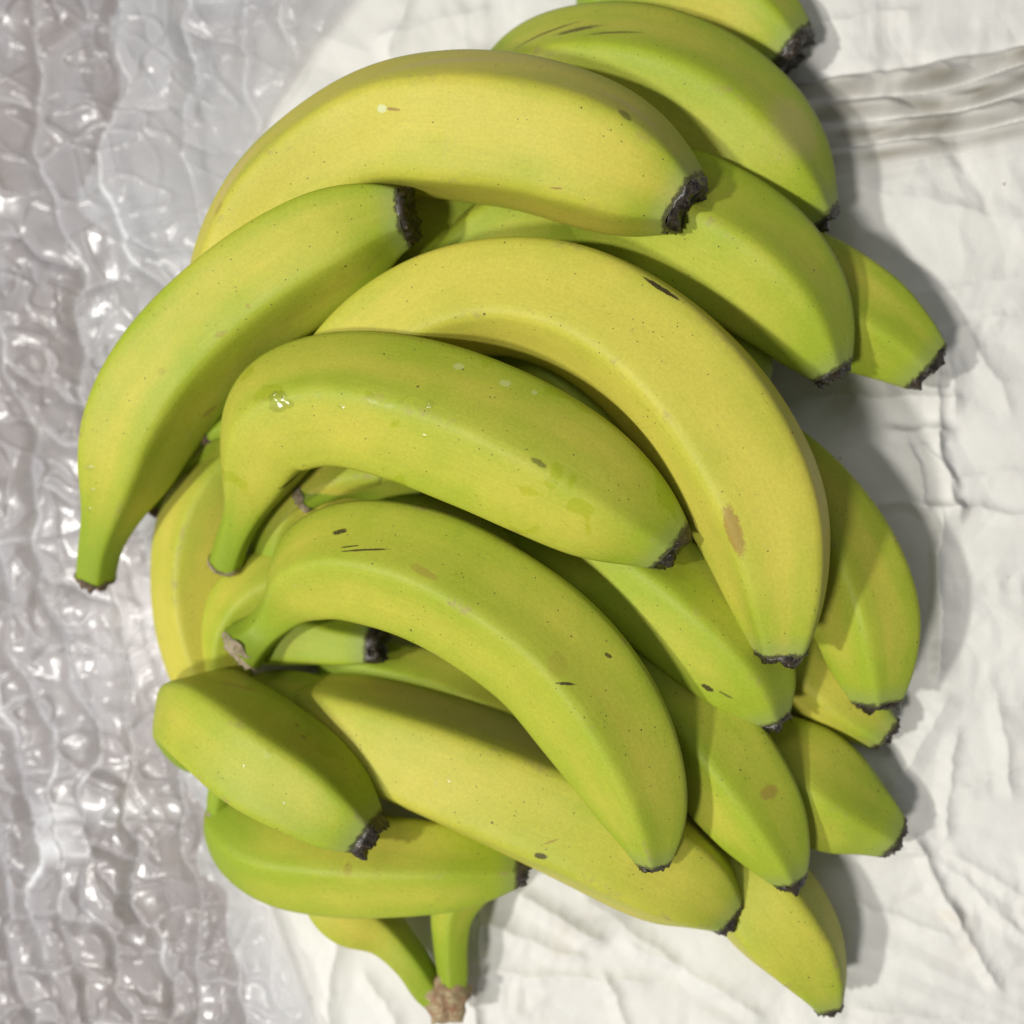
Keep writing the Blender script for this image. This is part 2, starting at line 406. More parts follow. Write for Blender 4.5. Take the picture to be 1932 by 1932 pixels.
B('C', [(425,1064,.060,34),(440,1015,.070,35),(462,962,.083,44),(490,880,.100,88),(530,795,.112,122),(630,757,.121,131),(770,773,.126,142),(910,820,.127,149),(1035,880,.125,145),(1142,943,.122,126),(1212,988,.119,94),(1264,1028,.116,58)],
  'light green banana lying across the centre, wet shine at its bend', 0.38, roll=2, cut=(.0010,.0020,1.02), stem_len=.026, seed=4, wet=.9,
  marks=[(1016,873,17,6,30,BLK,.6,.5),(550,908,26,7,-38,BLK,.75,.5),(866,690,10,8,0,PALE,.35,.5),(953,722,10,8,0,PALE,.35,.5),(1008,742,6,6,0,PALE,.3,.5)], sharp=.5, tip_out=.0038)
B('D', [(458,1224,.073,54),(495,1190,.072,38),(535,1148,.080,50),(578,1092,.094,92),(655,1058,.105,116),(800,1080,.113,129),(935,1148,.115,133),(1045,1230,.114,134),(1128,1335,.111,132),(1188,1445,.107,114),(1222,1545,.102,82),(1234,1628,.098,34)],
  'green banana in front centre bending down to the right, pale cut stem at its left', 0.34, roll=12, cut=(.0020,.0026,.92), stem_len=.024, seed=5, sharp=.7,
  marks=[(640,1001,15,6,0,BLK,.9,.4),(690,1038,46,2.5,5,BLK,.85,.4),(660,1030,20,2,3,BLK,.8,.4),(1068,1290,18,3,3,BLK,.9,.3),(1148,1237,8,4,30,BLK,.8,.4),(800,1080,30,8,35,BRN,.4,.5),(1050,1255,20,26,0,BRN,.2,.6)], tip_out=.0018)
B('L', [(420,1450,.022,40),(375,1400,.036,62),(356,1350,.062,78),(388,1352,.080,98),(428,1377,.090,107),(500,1430,.097,113),(590,1490,.099,104),(652,1542,.101,82),(692,1574,.102,50)],
  'short green banana pointing at the viewer, lower left, with water drops', 0.36, roll=-16, seed=6, sharp=.8, wet=.5, scuff=.5, marks=[(355,1268,26,6,10,BRN,.8,.4),(450,1295,40,6,28,BRN,.35,.6),(560,1370,5,3,90,BRN,.6,.4),(573,1390,7,4,60,BRN,.6,.4)], tip_out=.005)
# --- second layer
B('B2', [(900,300,0.015,60),(945,215,0.027,85),(1010,162,0.037,112),(1100,148,0.043,130),(1220,168,0.046,145),(1345,232,0.045,147),(1440,315,0.042,130),(1505,375,0.039,92),(1553,418,0.037,40)],
  'big green banana behind the top yellow one, black scuff along its ridge', 0.30, roll=-26, seed=7, sharp=.75, marks=[(1030,62,60,4,-8,BLK,.7,.8),(1090,54,40,7,2,BLK,.75,.8),(1160,60,50,4,8,BLK,.6,.8),(1500,240,60,60,50,TAN,.35,.8)])
B('G', [(1000,350,0.032,80),(1110,385,0.05,118),(1210,405,0.062,134),(1312,440,0.07,139),(1408,500,0.071,136),(1487,575,0.068,117),(1538,648,0.064,83),(1570,703,0.062,42)],
  'green banana under the top yellow tip, on the upper right of the pile', 0.22, roll=-12, seed=8, sharp=.8)
B('O', [(1300,480,0.021,80),(1400,500,0.021,105),(1480,530,0.021,112),(1560,572,0.021,112),(1635,612,0.021,100),(1700,655,0.021,78),(1748,692,0.021,56)],
  'green banana whose blackened tip sticks out farthest to the right', 0.34, roll=5, seed=9)
B('T', [(1100,60,0.019,80),(1180,20,0.019,95),(1270,0,0.019,105),(1370,15,0.019,96),(1445,58,0.019,80),(1490,96,0.019,58)],
  'yellow-green banana cut off by the top edge of the picture, blackened tip right', 0.62, roll=-30, seed=10, tip_out=.005)
B('E', [(960,900,0.045,80),(1050,975,0.056,105),(1160,1060,0.065,117),(1265,1135,0.07,120),(1355,1212,0.071,113),(1420,1285,0.069,90),(1458,1358,0.066,36)],
  'bright green banana squeezed beneath the bruised yellow one, lower right of centre', 0.20, roll=-6, seed=11, sharp=.75, marks=[(1335,1298,12,6,30,BLK,.9,.4),(1370,1312,16,3,30,BLK,.6,.4)])
B('P', [(1340,800,0.014,70),(1430,860,0.026,88),(1520,945,0.034,98),(1590,1050,0.038,106),(1628,1155,0.04,107),(1645,1245,0.037,84),(1655,1322,0.034,48)],
  'green banana running down the right side behind the bruised yellow one', 0.46, roll=-2, seed=12, sharp=.7)
B('F', [(1130,1080,0.032,80),(1195,1200,0.044,100),(1280,1330,0.052,111),(1365,1440,0.056,113),(1428,1535,0.056,98),(1470,1612,0.054,64),(1491,1658,0.052,34)],
  'green banana between the two greens and the lowest right ones, small brown bruise', 0.36, roll=8, seed=13, sharp=.8, marks=[(1452,1495,13,20,80,BRN,.55,.5)], scuff=.6)
B('M', [(520,1310,0.012,60),(565,1345,0.026,80),(640,1365,0.044,100),(740,1400,0.052,116),(870,1450,0.056,125),(1000,1505,0.057,130),(1130,1562,0.056,134),(1235,1622,0.053,126),(1315,1672,0.05,100),(1372,1722,0.047,50)],
  'long yellow-green banana lying along the bottom of the pile', 0.76, roll=-24, seed=14, sharp=.6, marks=[(1020,1615,12,6,0,BLK,.85,.5),(1040,1588,16,2,-20,BRN,.6,.4)])
B('N', [(430,1500,.018,50),(455,1560,.034,80),(520,1600,.042,98),(640,1620,.047,104),(760,1630,.049,96),(870,1635,.049,80),(945,1638,.048,52),(980,1640,.047,34)],
  'green banana with a blunt left end, lowest at the bottom left', 0.32, roll=18, seed=15, sharp=.6, tip_out=.004, marks=[(655,1640,9,12,0,BRN,.35,.6)])
B('S', [(1320,1330,0.012,40),(1420,1405,0.017,84),(1510,1468,0.019,114),(1590,1520,0.019,98),(1645,1552,0.019,68),(1685,1578,0.019,46)],
  'green banana with a torn dark tip pointing right, under the lower right ones', 0.40, roll=10, seed=16, tip_out=.002)
B('R', [(1420,1130,0.016,70),(1490,1225,0.016,82),(1565,1300,0.016,78),(1625,1348,0.016,60),(1670,1382,0.016,42)],
  'small yellow tip peeking out under the green banana on the right', 0.85, roll=20, seed=17, tip_out=.0014)
B('Q', [(1300,1500,.012,50),(1375,1605,.018,88),(1440,1700,.024,109),(1508,1785,.024,94),(1545,1850,.023,62),(1564,1898,.022,32)],
  'yellow and green banana at the bottom right corner of the pile', 0.66, roll=40, seed=18, tip_out=.0014)
B('U', [(520,820,.022,60),(430,910,.028,86),(388,1000,.031,92),(372,1100,.031,86),(385,1210,.030,82),(430,1330,.026,70),(500,1430,.022,40)],
  'yellow banana standing upright at the left, partly behind the cut stems', 0.90, roll=22, seed=19)
# --- seen in the gaps
B('V', [(700,1100,0.028,60),(600,1085,0.036,72),(500,1115,0.04,75),(440,1180,0.04,68),(425,1270,0.034,60),(440,1370,0.024,50)],
  'green bent banana tucked between the pale cut stem and the upright yellow one', 0.36, roll=12, seed=20, tip=False)
B('W', [(295,955,.030,24),(330,905,.036,28),(370,862,.042,36),(440,800,.048,70),(540,740,.05,90),(660,700,.05,80)],
  'thin green stem showing below the banana on the left side', 0.10, roll=0, stem_len=.03, stem_mat=M_CUTD, seed=21, tip=False)
B('X', [(520,1090,.030,50),(535,1000,.042,55),(575,935,.050,62),(650,890,.052,80),(760,870,.05,90)],
  'shaded yellow banana deep in the gap below the wet green one', 0.75, roll=10, seed=22, tip=False)
B('Z', [(430,1190,.03,50),(500,1195,.040,66),(580,1200,.040,62),(650,1212,.044,51),(704,1217,.046,40)],
  'small shaded green banana with a black tip under the front banana arch', 0.18, roll=-20, seed=23, tip_out=.005)
B('J', [(600,1235,.016,56),(720,1268,.018,60),(850,1298,.018,66),(980,1356,.018,70),(1090,1420,.035,70)],
  'dull green banana in the shade between the front banana and the long yellow one', 0.40, roll=0, seed=24, tip=False)
B('H', [(850,640,0.03,70),(870,530,0.046,85),(930,455,0.054,92),(1030,430,0.052,100),(1130,440,0.045,90)],
  'shaded green banana glimpsed between the two large yellow ones', 0.35, roll=25, seed=25, tip=False)
B('HH', [(560,720,.03,60),(620,610,.042,88),(705,500,.050,92),(800,410,.052,90),(900,350,.050,85),(1000,310,.045,70)],  # filler banana, added so the gap behind the tip goes dark
  'added banana far down, darkening the gap beside the blackened tip of the left green one', 0.35, roll=25, seed=32, tip=False)
B('GG', [(1080,520,.03,80),(1180,570,.038,95),(1290,620,.042,95),(1380,680,.042,80),(1440,740,.040,50)],
  'shaded banana in the slit between the bruised yellow one and the green one above', 0.35, roll=25, seed=33, tip=False)
B('I', [(900,620,.03,80),(1020,690,.045,95),(1130,790,.052,100),(1210,900,.052,100),(1270,1010,.045,80)],
  'dark green banana hidden in the slit right of the wet green banana', 0.30, roll=0, seed=26, tip=False)
B('DD', [(574,940,.066,27),(605,925,.066,28),(650,905,.064,40),(720,890,.056,70),(820,890,.050,80)],
  'grey-brown fibrous stem end in the gap under the wet green banana', 0.45, roll=0, stem_len=.016, cut=(.0012,.0022,1.05), seed=34, tip=False)
B('EE', [(390,822,.074,15),(412,812,.076,17),(450,800,.074,34),(520,790,.066,60)],
  'small orange-brown stem end touching the left side of the wet green banana', 0.30, roll=0, stem_len=.010, stem_mat=M_CUTD, seed=35, tip=False)
B('AA', [(430,1380,.02,50),(500,1330,.035,62),(560,1330,.040,66),(640,1350,.036,60)],
  'yellow rounded end peeking out left of the long yellow-green banana', 0.80, roll=0, seed=27, tip=False)
B('BB', [(640,960,.030,70),(760,960,.036,90),(900,1000,.040,95),(1020,1080,.040,95),(1120,1180,.036,80)],
  'shaded banana in the slit above the front green banana', 0.45, roll=0, seed=28, tip=False)
# --- joined pair with crown, bottom
bunch = bpy.data.objects.new('banana_bunch', None); C.objects.link(bunch); bunch.location = unproj(840, 1880, .012)
tag(bunch, 'two bananas joined at their brown crown, stems sticking out at the bottom', 'banana bunch')
B('S1', [(836,1890,.016,30),(806,1862,.017,34),(776,1816,.020,36),(728,1762,.021,46),(670,1715,.022,78),(640,1660,.022,84),(650,1580,.016,64),(700,1500,.012,40)],
  'yellow banana with a dark green stem', 0.78, roll=15, stem_len=.034, seed=29, parent=bunch, tip=False)
B('S2', [(850,1882,.016,25),(856,1840,.018,31),(852,1785,.020,35),(856,1715,.022,44),(885,1650,.020,62),(940,1600,.014,50),(1000,1570,.012,36)],
  'banana with a straight bright green stem', 0.25, roll=0, stem_len=.034, seed=30, parent=bunch, tip=False)
def blob(name, px, py, z, hw, mat, parent, seed, stretch=(1, 1, 1)):
    c = unproj(px, py, z); r = hw*depth(c)/fpx
    nu, nv = 22, 30; V = []; F = []
    for i in range(nu+1):
        ph = math.pi*i/nu
        for j in range(nv):
            th = 2*math.pi*j/nv
            d = np.array([math.sin(ph)*math.cos(th), math.sin(ph)*math.sin(th), math.cos(ph)])
            k = 1 + .30*float(gnoise(np.array([d[0]*2.2+seed+d[2]]), np.array([d[1]*2.2+seed]), 3)[0]) + .16*float(gnoise(np.array([d[0]*6+seed+d[2]*3]), np.array([d[1]*6+seed]), 4)[0])
            V.append(c - np.array(parent.location) + d*np.array(stretch)*r*k)
    for i in range(nu):
        for j in range(nv): F.append((i*nv+j, i*nv+(j+1) % nv, (i+1)*nv+(j+1) % nv, (i+1)*nv+j)[::-1])
    return mesh_obj(name, np.array(V), F, mat, parent)
M_CROWN = rough_material('crown_fibre', (0.42, 0.36, 0.20), (0.30, 0.16, 0.09), (0.09, 0.05, 0.03), 260, 0.75)
blob('crown', 842, 1880, .018, 44, M_CROWN, bunch, 3, (1.0, 1.1, .7))

s = NT('water')
g_ = s.n('ShaderNodeBsdfGlossy'); g_.inputs['Roughness'].default_value = .20
t_ = s.n('ShaderNodeBsdfTransparent'); t_.inputs[0].default_value = (1, 1, .97, 1)
x_ = s.n('ShaderNodeMixShader'); x_.inputs[0].default_value = .08; s.l(t_.outputs[0], x_.inputs[1]); s.l(g_.outputs[0], x_.inputs[2])
s.l(x_.outputs[0], s.out.inputs[0]); M_WATER = s.m
def drop(key, px, py, r, label, seed, ax=1.0):
    Vf, nr = BANANAS[key]; qx, qy = project(Vf)
    k = int(np.argmin((qx-px)**2 + (qy-py)**2 + np.where(((CAM-Vf)*nr).sum(1) > 0, 0, 1e9)))
    # slide on the tangent plane to the exact spot
    p0, nn = Vf[k], nr[k]; d = unproj(px, py, 0) - CAM; p0 = CAM + d*(((p0-CAM)@nn)/(d@nn))
    xd = _r - (_r@nn)*nn; xd /= np.linalg.norm(xd); yd = np.cross(nn, xd)
    V = []; F = []; na, nb = 18, 6
    for i in range(nb+1):
        f = i/nb
        for j in range(na):
            th = 2*math.pi*j/na
            w_ = 1 + .32*float(gnoise(np.array([math.cos(th)*1.3+seed]), np.array([math.sin(th)*1.3+seed*2]), 3)[0])
            V.append(xd*math.cos(th)*r*f*w_*ax + yd*math.sin(th)*r*f*w_ + nn*(r*.34*math.sqrt(max(0, 1-f*f))*(1+.35*math.sin(3*th+seed)*f) - .00015))
    for i in range(nb):
        for j in range(na): F.append((i*na+j, (i+1)*na+j, (i+1)*na+(j+1) % na, i*na+(j+1) % na))
    F.append(tuple(nb*na+j for j in range(na))[::-1])
    o = mesh_obj('water_drop', np.array(V), F, M_WATER); o.location = p0
    tag(o, label, 'water drop', 'water drops on the banana skins')
for i, (k_, x_, y_, r_, lb) in enumerate([
    ('C', 527, 757, .0034, 'largest bright water drop, on the bend of the wet green banana'),
    ('C', 518, 742, .0011, 'water drop just above the largest one on the wet green banana'),
    ('C', 645, 768, .0011, 'water drop right of the largest one on the wet green banana'),
    ('C', 812, 762, .0018, 'flat water drop halfway along the top of the wet green banana'),
    ('C', 800, 822, .0008, 'tiny water drop in the middle of the wet green banana'),
    ('L', 433, 1414, .0013, 'bright water drop in the middle of the short green banana'),
    ('L', 459, 1445, .0008, 'tiny water drop below the bright one on the short green banana'),
    ('L', 537, 1516, .0009, 'water drop near the lower edge of the short green banana'),
    ('M', 848, 1474, .0009, 'single water drop on the long yellow-green banana'),
    ('Y', 1192, 624, .0009, 'single tiny water drop on the bruised yellow banana'),
    ('K', 168, 882, .0016, 'upper water drop near the stem of the left green banana'),
    ('K', 176, 925, .0012, 'middle water drop near the stem of the left green banana'),
    ('K', 168, 962, .0012, 'lower water drop near the stem of the left green banana')]):
    drop(k_, x_, y_, r_, lb, i*1.7+.3, 1.0 if i % 2 else 1.35)

# stub of another stem at the far left bottom
B('CC', [(411,1534,.046,21),(415,1500,.050,24),(430,1460,.052,32),(480,1400,.03,60),(560,1360,.03,70)],
  'pale stem stub poking out left between two green bananas', 0.70, roll=0, stem_len=.02, seed=31, tip=False)

# ---------------------------------------------------------------- table, paper, bubble wrap
s = NT('table_wood')
tc = s.n('ShaderNodeTexCoord'); a = s.noise(tc.outputs['Object'], 6, 5, .6, 1.0)
b_ = s.n('ShaderNodeBsdfPrincipled'); s.l(s.mix(a, (0.25, 0.17, 0.125), (0.42, 0.34, 0.29)), b_.inputs['Base Color']); b_.inputs['Roughness'].default_value = .6
s.l(b_.outputs[0], s.out.inputs[0]); M_TABLE = s.m
tb = mesh_obj('table', [(-.9,-.9,-.012),(.9,-.9,-.012),(.9,.9,-.012),(-.9,.9,-.012),(-.9,-.9,-.04),(.9,-.9,-.04),(.9,.9,-.04),(-.9,.9,-.04)],
              [(0,1,2,3),(7,6,5,4),(0,4,5,1),(1,5,6,2),(2,6,7,3),(3,7,4,0)], M_TABLE)
tb.data.polygons.foreach_set('use_smooth', [False]*6); tag(tb, kind='structure')

def seg_fold(X, Y, x0, y0, x1, y1, h, w, side=0.0, fade=40, step=0.0):
    """a fold along a line in tracing units: sharp crest of height h, flank width w"""
    L = math.hypot(x1-x0, y1-y0); ux, uy = (x1-x0)/L, (y1-y0)/L
    a = (X-x0)*ux + (Y-y0)*uy; d = (X-x0)*-uy + (Y-y0)*ux
    d = d + 9*gnoise(a/70+x0, d*0+y0/50, 21) + 3*gnoise(a/18+x0, d/60, 22)
    m = np.clip(np.minimum(a+fade, L+fade-a)/fade, 0, 1); m = m*m*(3-2*m)
    wl = w*(1-side); wr = w*(1+side)
    prof = np.where(d < 0, np.clip(1+d/wl, 0, 1)**2.2, np.clip(1-d/wr, 0, 1)**1.3)
    if step: prof = prof + step*(1/(1+np.exp(np.clip(-d/(w*.2), -30, 30))))
    return h*m*prof

def tri(x, y, seed, rot=0.0):
    """piecewise-planar noise: flat facets meeting in straight sharp creases"""
    c, sn = math.cos(rot), math.sin(rot)
    x, y = x*c - y*sn, x*sn + y*c
    u = x + .577*y; v = 1.155*y
    iu = np.floor(u); iv = np.floor(v); fu = u-iu; fv = v-iv
    h = lambda a, b: hash2(iu+a, iv+b, seed)
    h00 = h(0, 0); h11 = h(1, 1); h10 = h(1, 0); h01 = h(0, 1)
    return np.where(fu > fv, h00 + fu*(h10-h00) + fv*(h11-h10), h00 + fv*(h01-h00) + fu*(h11-h01)) - .5

def paper_darkening(X, Y):  # darker stripes along the upper-right pleats, plus an olive smudge near the bottom
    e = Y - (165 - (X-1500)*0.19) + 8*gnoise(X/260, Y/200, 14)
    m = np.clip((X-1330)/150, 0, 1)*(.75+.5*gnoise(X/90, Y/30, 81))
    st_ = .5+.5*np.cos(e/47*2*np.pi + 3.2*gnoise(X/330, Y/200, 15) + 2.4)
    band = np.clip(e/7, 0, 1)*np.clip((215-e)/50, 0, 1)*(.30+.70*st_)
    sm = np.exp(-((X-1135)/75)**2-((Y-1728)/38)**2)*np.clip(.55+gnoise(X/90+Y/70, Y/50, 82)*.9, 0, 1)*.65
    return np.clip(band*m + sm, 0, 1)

def paper_height(X, Y):
    """X, Y in tracing units on the table plane; metres out"""
    Z = 0.0018*gnoise(X/420+3, Y/420, 1)
    wx = X + 40*gnoise(X/190, Y/190, 4); wy = Y + 40*gnoise(X/190+9, Y/190, 5)
    Z += 0.0048*tri(wx/210, wy/330, 6, .4) + 0.0030*tri(wx/120, wy/70, 7, 1.9)
    k1 = np.clip(gnoise(X/260+4, Y/260, 9)*2+.55, .12, 1)
    Z += k1*(0.0016*tri(wx/46, wy/75, 8, .9) + 0.0009*tri(wx/24, wy/30, 10, 2.4))
    # fine straight pleats running to the lower right
    q = (X*0.42 - Y*0.91); m = np.clip((X-1500)/250, 0, 1)*np.clip((Y-1500)/200, 0, 1)
    Z += m*0.0006*gnoise(q/26, (X*.91+Y*.42)/260, 13)
    # pleated band, upper right
    e = Y - (165 - (X-1500)*0.19) + 8*gnoise(X/260, Y/200, 14)
    m = np.clip((X-1330)/150, 0, 1)
    band = np.clip(e/12, 0, 1)*np.clip((200-e)/60, 0, 1)
    Z += m*(0.0022*(1/(1+np.exp(np.clip(e/5, -30, 30)))) - 0.0000)
    Z += m*band*0.0058*np.abs(np.sin(e/47*np.pi + 1.6*gnoise(X/330, Y/200, 15)))*(.5+.8*np.clip(.5+gnoise(X/120,Y/40,16)*1.4,0,1))
    for f in FOLDS: Z += seg_fold(X, Y, *f)
    return Z
FOLDS = [
 (1560,745,1790,755,.0022,34), (1695,815,1775,812,.0030,26), (1770,640,1765,830,.0028,30), (1765,830,1805,960,.0030,28), (1805,960,1932,968,.0018,26),
 (1600,945,1800,958,.0026,24), (1770,980,1768,1260,.0035,32,-.5), (1715,850,1745,945,.0024,18), (1745,850,1790,900,.0024,18), (1800,905,1900,890,.0012,30),
 (1790,640,1800,760,.0016,26), (1690,1470,1775,1330,.0022,40), (1730,1590,1800,1720,.0026,26), (1800,1720,1880,1850,.0022,24), (1600,1590,1720,1600,.0018,22),
 (1800,1400,1780,1560,.0018,30), (1820,1480,1932,1430,.0016,30), (1885,1330,1900,1480,.0016,30), (1620,1700,1780,1760,.0016,26), (1810,1620,1932,1690,.0014,26),
 (1790,1640,1932,1760,.0014,22), (1640,1900,1860,1932,.0014,30), (1000,1690,1120,1760,.0035,36), (930,1740,1080,1800,.0024,34), (905,1720,900,1932,.0034,22),
 (1120,1700,1260,1800,.0022,40), (1150,1850,1180,1932,.002,26), (1200,1780,1420,1900,.0018,30), (950,1830,1200,1850,.0016,26), (640,1750,620,1932,.003,40),
 (700,1850,760,1932,.002,30), (730,70,900,20,.002,40), (760,20,740,90,.0018,30), (1540,60,1700,30,.0014,30), (1640,360,1932,420,.0012,50), (1700,560,1932,520,.0012,40),
 (1700,640,1900,600,.0013,28), (1830,640,1900,760,.0012,30),
]
n = 760
gx = np.interp(np.linspace(0, 1, n), [0, .05, .93, 1], [-.26, -.16, .25, .45]); gy = np.interp(np.linspace(0, 1, n), [0, .05, .95, 1], [-.38, -.235, .235, .38])
GX, GY = np.meshgrid(gx, gy, indexing='ij')
PV = np.stack([GX, GY, np.zeros_like(GX)], -1).reshape(-1, 3)
qx, qy = project(PV)
PV[:, 2] = paper_height(qx, qy)
idx = np.arange(n*n).reshape(n, n)
PF = np.stack([idx[:-1, :-1], idx[1:, :-1], idx[1:, 1:], idx[:-1, 1:]], -1).reshape(-1, 4)
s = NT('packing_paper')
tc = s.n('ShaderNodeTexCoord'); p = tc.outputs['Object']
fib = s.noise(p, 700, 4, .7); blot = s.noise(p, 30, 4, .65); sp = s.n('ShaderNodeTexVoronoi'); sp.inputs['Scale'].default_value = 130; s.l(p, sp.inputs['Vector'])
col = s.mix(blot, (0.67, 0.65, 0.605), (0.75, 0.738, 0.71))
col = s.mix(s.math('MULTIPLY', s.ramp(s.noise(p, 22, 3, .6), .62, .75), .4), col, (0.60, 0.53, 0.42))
col = s.mix(s.math('MULTIPLY', s.attr('darkening'), .92), col, (0.30, 0.275, 0.225))
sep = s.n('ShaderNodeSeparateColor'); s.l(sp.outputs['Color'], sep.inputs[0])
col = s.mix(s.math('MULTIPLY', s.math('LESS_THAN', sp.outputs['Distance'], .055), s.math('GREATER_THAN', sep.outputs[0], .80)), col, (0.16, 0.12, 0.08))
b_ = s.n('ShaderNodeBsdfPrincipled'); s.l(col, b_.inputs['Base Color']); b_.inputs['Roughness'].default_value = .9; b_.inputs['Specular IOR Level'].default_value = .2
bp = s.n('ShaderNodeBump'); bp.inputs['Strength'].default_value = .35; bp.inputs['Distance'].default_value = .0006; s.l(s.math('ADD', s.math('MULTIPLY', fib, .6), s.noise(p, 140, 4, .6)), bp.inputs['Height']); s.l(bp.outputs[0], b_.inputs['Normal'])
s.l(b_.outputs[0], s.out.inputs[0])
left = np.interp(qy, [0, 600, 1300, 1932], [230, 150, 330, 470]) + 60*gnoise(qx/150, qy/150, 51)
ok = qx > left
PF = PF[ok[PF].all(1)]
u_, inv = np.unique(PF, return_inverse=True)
pp = mesh_obj('packing_paper', PV[u_], inv.reshape(PF.shape), s.m, attrs={'darkening': paper_darkening(qx, qy)[u_]})
tag(pp, 'creased white packing paper spread under the bananas', 'paper')

# ---- bubble wrap: film + separate bubbles
def edge_x(Y):
    return np.interp(Y, [-200, 0, 130, 260, 400, 900, 1500, 1700, 1932, 2200], [760, 665, 565, 490, 470, 430, 470, 512, 600, 700])
rngw = np.random.RandomState(4)
cols = []; xc = -640.0
while xc < 820:
    rows_ = []; yy = -400 + rngw.uniform(0, 120)
    while yy < 2400:
        rows_.append(yy); t = np.clip(yy/1932, 0, 1)
        yy += (215 - 135*t)*rngw.uniform(.6, 1.45)
    cols.append((xc, rngw.uniform(0, 6), np.array(rows_))); xc += rngw.uniform(80, 150)
def col_x(c, Y):
    t = np.clip(Y/1932, 0, 1)
    return 600 + (c[0]-600)*(1.0-0.50*t) + 34*gnoise(Y/260+c[1]*9, Y*0+c[1], 61)*2 + 9*gnoise(Y/70+c[1]*5, Y*0, 62)*2
m_, k_ = 640, 960
wx_ = np.linspace(-.36, -.02, m_); wy_ = np.linspace(-.30, .30, k_)
WX, WY = np.meshgrid(wx_, wy_, indexing='ij')
WV = np.stack([WX, WY, np.full_like(WX, .004)], -1).reshape(-1, 3)
X, Y = project(WV)
Xw = X + 26*gnoise(X/90, Y/110, 31) + 2*gnoise(X/18, Y/22, 32); Yw = Y + 22*gnoise(X/70+4, Y/80, 33) + 2*gnoise(X/20, Y/20, 34)
asp = 0.60
d1 = np.full(len(X), 1e9); d2 = np.full(len(X), 1e9); cl = np.zeros(len(X), int)
for i, c in enumerate(cols):
    dd = np.abs(Xw - col_x(c, Y)); upd = dd < d1
    d2 = np.where(upd, d1, np.minimum(d2, dd)); cl = np.where(upd, i, cl); d1 = np.where(upd, dd, d1)
edge_c = np.clip((d2-d1)/2, 0, 60)
edge_r = np.zeros(len(X)); rw = np.zeros(len(X), int)
for i, c in enumerate(cols):
    k_sel = cl == i
    yv = Yw[k_sel] + 0.5*(X[k_sel]-col_x(c, Y[k_sel]))*math.sin(i*2.3)
    q_ = np.searchsorted(c[2], yv)
    lo = c[2][np.clip(q_-1, 0, len(c[2])-1)]; hi = c[2][np.clip(q_, 0, len(c[2])-1)]
    edge_r[k_sel] = np.clip(np.minimum(yv-lo, hi-yv), 0, 60); rw[k_sel] = q_
cid = cl*100 + rw
edge = np.minimum(edge_c, edge_r)
wid = 44-22*np.clip(Y/1932, 0, 1)
pc = np.clip(edge_c/wid, 0, 1); pr_ = np.clip(edge_r/(wid*.9), 0, 1); pill = pc*pr_
dome = np.sqrt(np.clip(1-(1-pc)**2, 0, 1))*(.35+.65*np.sqrt(np.clip(1-(1-pr_)**2, 0, 1)))
hh = hash2(cid, cid*0+3, 5)
flat_ = np.clip((edge_x(Y) - X)/90, 0, 1)                # bubbles are pressed flat near the sheet edge
amp = (0.0034 + 0.0058*hh) * (0.25+0.75*flat_)
crk = gnoise(X/7.5+cid*3.1, Y/26+cid*1.7, 41); crk2 = gnoise(X/30+cid*2.1, Y/9+cid, 42); crk3 = np.abs(gnoise(X/52+cid*.7, Y/80+cid*.3, 43))
H = amp*dome + pill*(0.00045*crk*np.clip(hash2(cid, cid*0, 8)*2.2-1.2,0,1)*np.clip(gnoise(X/45,Y/45,48)*3,0,1) + 0.00055*crk2*np.clip(hash2(cid, cid*0+1, 9)*2-1,0,1)*np.clip(gnoise(X/50+9,Y/50,49)*3,0,1)) - 0.0020*np.exp(-crk3*7)*pill*np.clip(hh*1.5-.3,0,1) + pill*(.0028*tri(X/66+cid*.37, Y/105+cid*.91, 71, .3) + .0003*tri(X/17+cid*.7, Y/30, 72, 1.2)) + .0052*tri(Xw/140, Yw/200, 74, .2) + .0010*tri(X/60, Y/120, 73, -.4)*(1-.6*pill)
H += 0.0055*gnoise(X/230, Y/260, 44) + 0.0016*gnoise(X/100, Y/100, 45) + 0.0018*np.exp(-np.abs(gnoise(X/120+7+Y/300, Y/75, 46))*20) + 0.0009*np.exp(-np.abs(gnoise(X/90-Y/120, Y/160+X/260, 47))*16)
lip = np.exp(-np.abs((edge_x(Y)+10*gnoise(X/40, Y/40, 47))-X)/9); H += .0026*lip*(.6+gnoise(X/50, Y/50, 83))
under = np.clip((X-330)/160, 0, 1)
base_z = 0.0105 - 0.0045*under
WV[:, 2] = base_z + H
idx = np.arange(m_*k_).reshape(m_, k_)
WF = np.stack([idx[:-1, :-1], idx[1:, :-1], idx[1:, 1:], idx[:-1, 1:]], -1).reshape(-1, 4)
ragged = edge_x(Y) + 10*gnoise(X/40, Y/40, 47)
keep = (X < ragged) & (X > -330) & (Y > -250) & (Y < 2200)
WF = WF[keep[WF].all(1)]
WN = grid_normals(WV, WF)
LAY = .30+.70*np.clip((edge_x(Y)-X)/230, 0, 1) + .35*lip*np.clip(.5+gnoise(X/60, Y/60, 84)*1.5, 0, 1)
isb = (edge > 7); SEAM = np.maximum(np.clip(1-edge_c/10, 0, 1), .4*np.clip(1-edge_r/9, 0, 1))*(0.4+0.6*np.clip(.5+gnoise(X/80,Y/120,50)*1.5,0,1)); SEAM = np.clip(SEAM + .8*lip, 0, 1)
fb = isb[WF].all(1) & (cid[WF] == cid[WF][:, :1]).all(1)

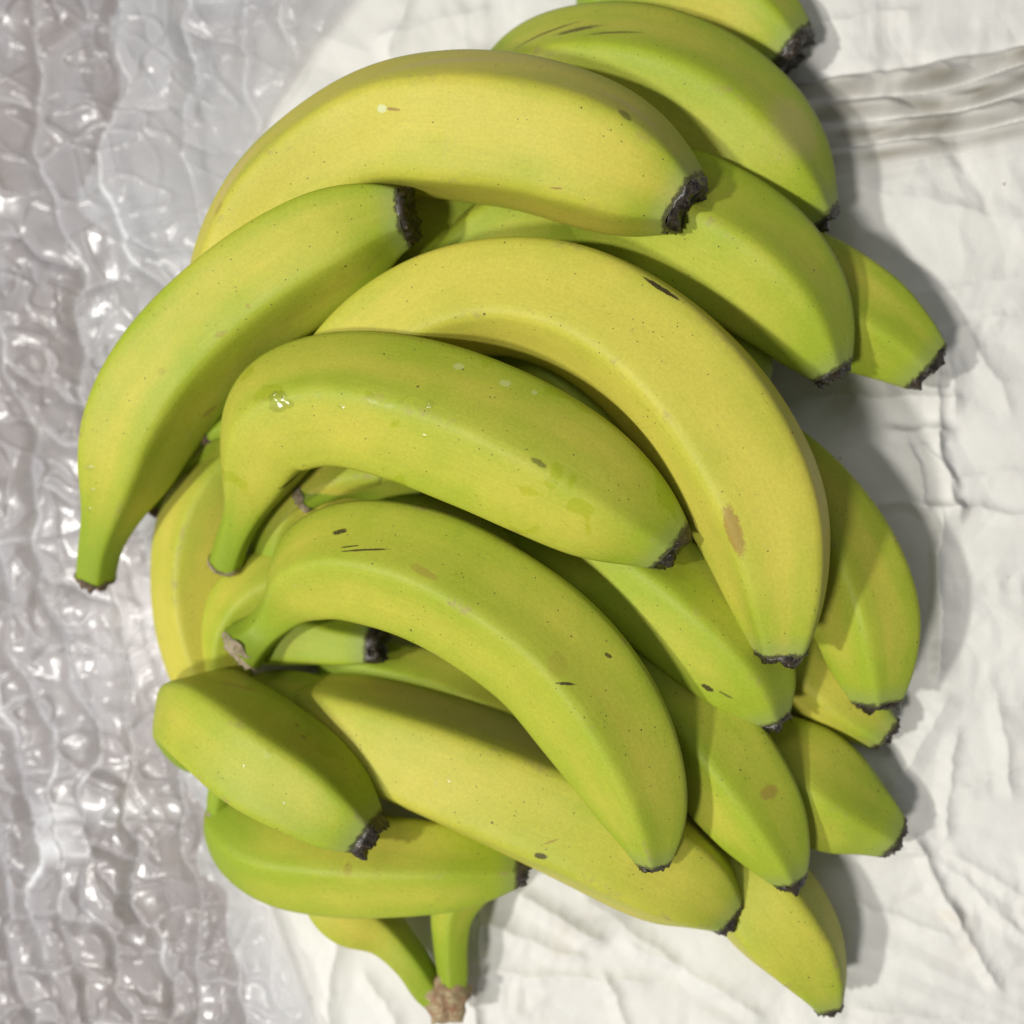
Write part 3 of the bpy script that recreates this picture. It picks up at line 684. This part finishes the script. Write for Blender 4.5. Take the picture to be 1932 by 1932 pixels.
s = NT('plastic_film')
tc = s.n('ShaderNodeTexCoord'); p = tc.outputs['Object']
b_ = s.n('ShaderNodeBsdfPrincipled'); 
s.l(s.mix(s.attr('seam'), s.mix(s.noise(p, 40, 3, .6), (0.46, 0.46, 0.495), (0.63, 0.63, 0.66)), (0.90, 0.91, 0.93)), b_.inputs['Base Color'])
b_.inputs['Roughness'].default_value = .29; b_.inputs['Specular IOR Level'].default_value = .9
b_.inputs['Coat Weight'].default_value = .9; b_.inputs['Coat Roughness'].default_value = .20
mp = s.n('ShaderNodeMapping'); mp.inputs['Scale'].default_value = (1.0, .45, 1); s.l(p, mp.inputs[0])
bp = s.n('ShaderNodeBump'); bp.inputs['Strength'].default_value = .25; bp.inputs['Distance'].default_value = .0010; s.l(s.noise(mp.outputs[0], 120, 3, .5, .6), bp.inputs['Height']); s.l(bp.outputs[0], b_.inputs['Normal'])
tr = s.n('ShaderNodeBsdfTransparent'); tr.inputs[0].default_value = (.97, .97, .98, 1)
lw = s.n('ShaderNodeLayerWeight'); lw.inputs[0].default_value = .35
mx = s.n('ShaderNodeMixShader'); seam = s.attr('seam'); s.l(s.math('MULTIPLY', s.math('ADD', s.math('MULTIPLY_ADD', lw.outputs['Facing'], .65, .29), s.math('MULTIPLY', seam, .32), clamp=True), s.attr('layers')), mx.inputs[0]); s.l(tr.outputs[0], mx.inputs[1]); s.l(b_.outputs[0], mx.inputs[2])
s.l(mx.outputs[0], s.out.inputs[0]); M_FILM = s.m
mx2 = s.mix(s.ramp(s.noise(p, 17, 3, .6), .42, .66), (1, 1, 1), (0.92, 0.86, 0.80))
pb = b_.inputs['Base Color'].links[0].from_socket
mm = s.n('ShaderNodeMix', data_type='RGBA', blend_type='MULTIPLY'); mm.inputs[0].default_value = .7; s.l(pb, mm.inputs[6]); s.l(mx2, mm.inputs[7]); s.l(mm.outputs[2], b_.inputs['Base Color'])

wrap = bpy.data.objects.new('bubble_wrap', None); C.objects.link(wrap); wrap.location = (-.17, 0, 0)
tag(wrap, 'crumpled clear bubble wrap covering the left side under the bananas', 'bubble wrap')
O = np.array([-.17, 0, 0])
def submesh(faces, name):
    u_, inv = np.unique(faces, return_inverse=True)
    return mesh_obj(name, WV[u_]-O, inv.reshape(faces.shape), M_FILM, wrap, normals=WN[u_], attrs={'seam': SEAM[u_], 'layers': LAY[u_]})
submesh(WF[~fb], 'film')
cf = cid[WF[:, 0]]
order = [(int((fb & (cf == i)).sum()), i) for i in np.unique(cf[fb])]
order.sort(reverse=True)
big = [i for c_, i in order[:290] if c_ > 60]
for i in big: submesh(WF[fb & (cf == i)], 'bubble')
rest = fb & ~np.isin(cf, big)
if rest.any():
    o = submesh(WF[rest], 'bubble_fragments'); o['kind'] = 'stuff'
# flat back film of the wrap
bk = []
ys = np.linspace(2150, -230, 60)
L_ = [unproj(-320, y, .0045) for y in ys]; R_ = [unproj(float(edge_x(np.array(y)))-6, y, .0045) for y in ys]
mesh_obj('back_film', np.array(L_+R_)-O, [(i, 60+i, 61+i, i+1) for i in range(59)], M_FILM, wrap, attrs={'seam': [0]*120, 'layers': [.6]*120})
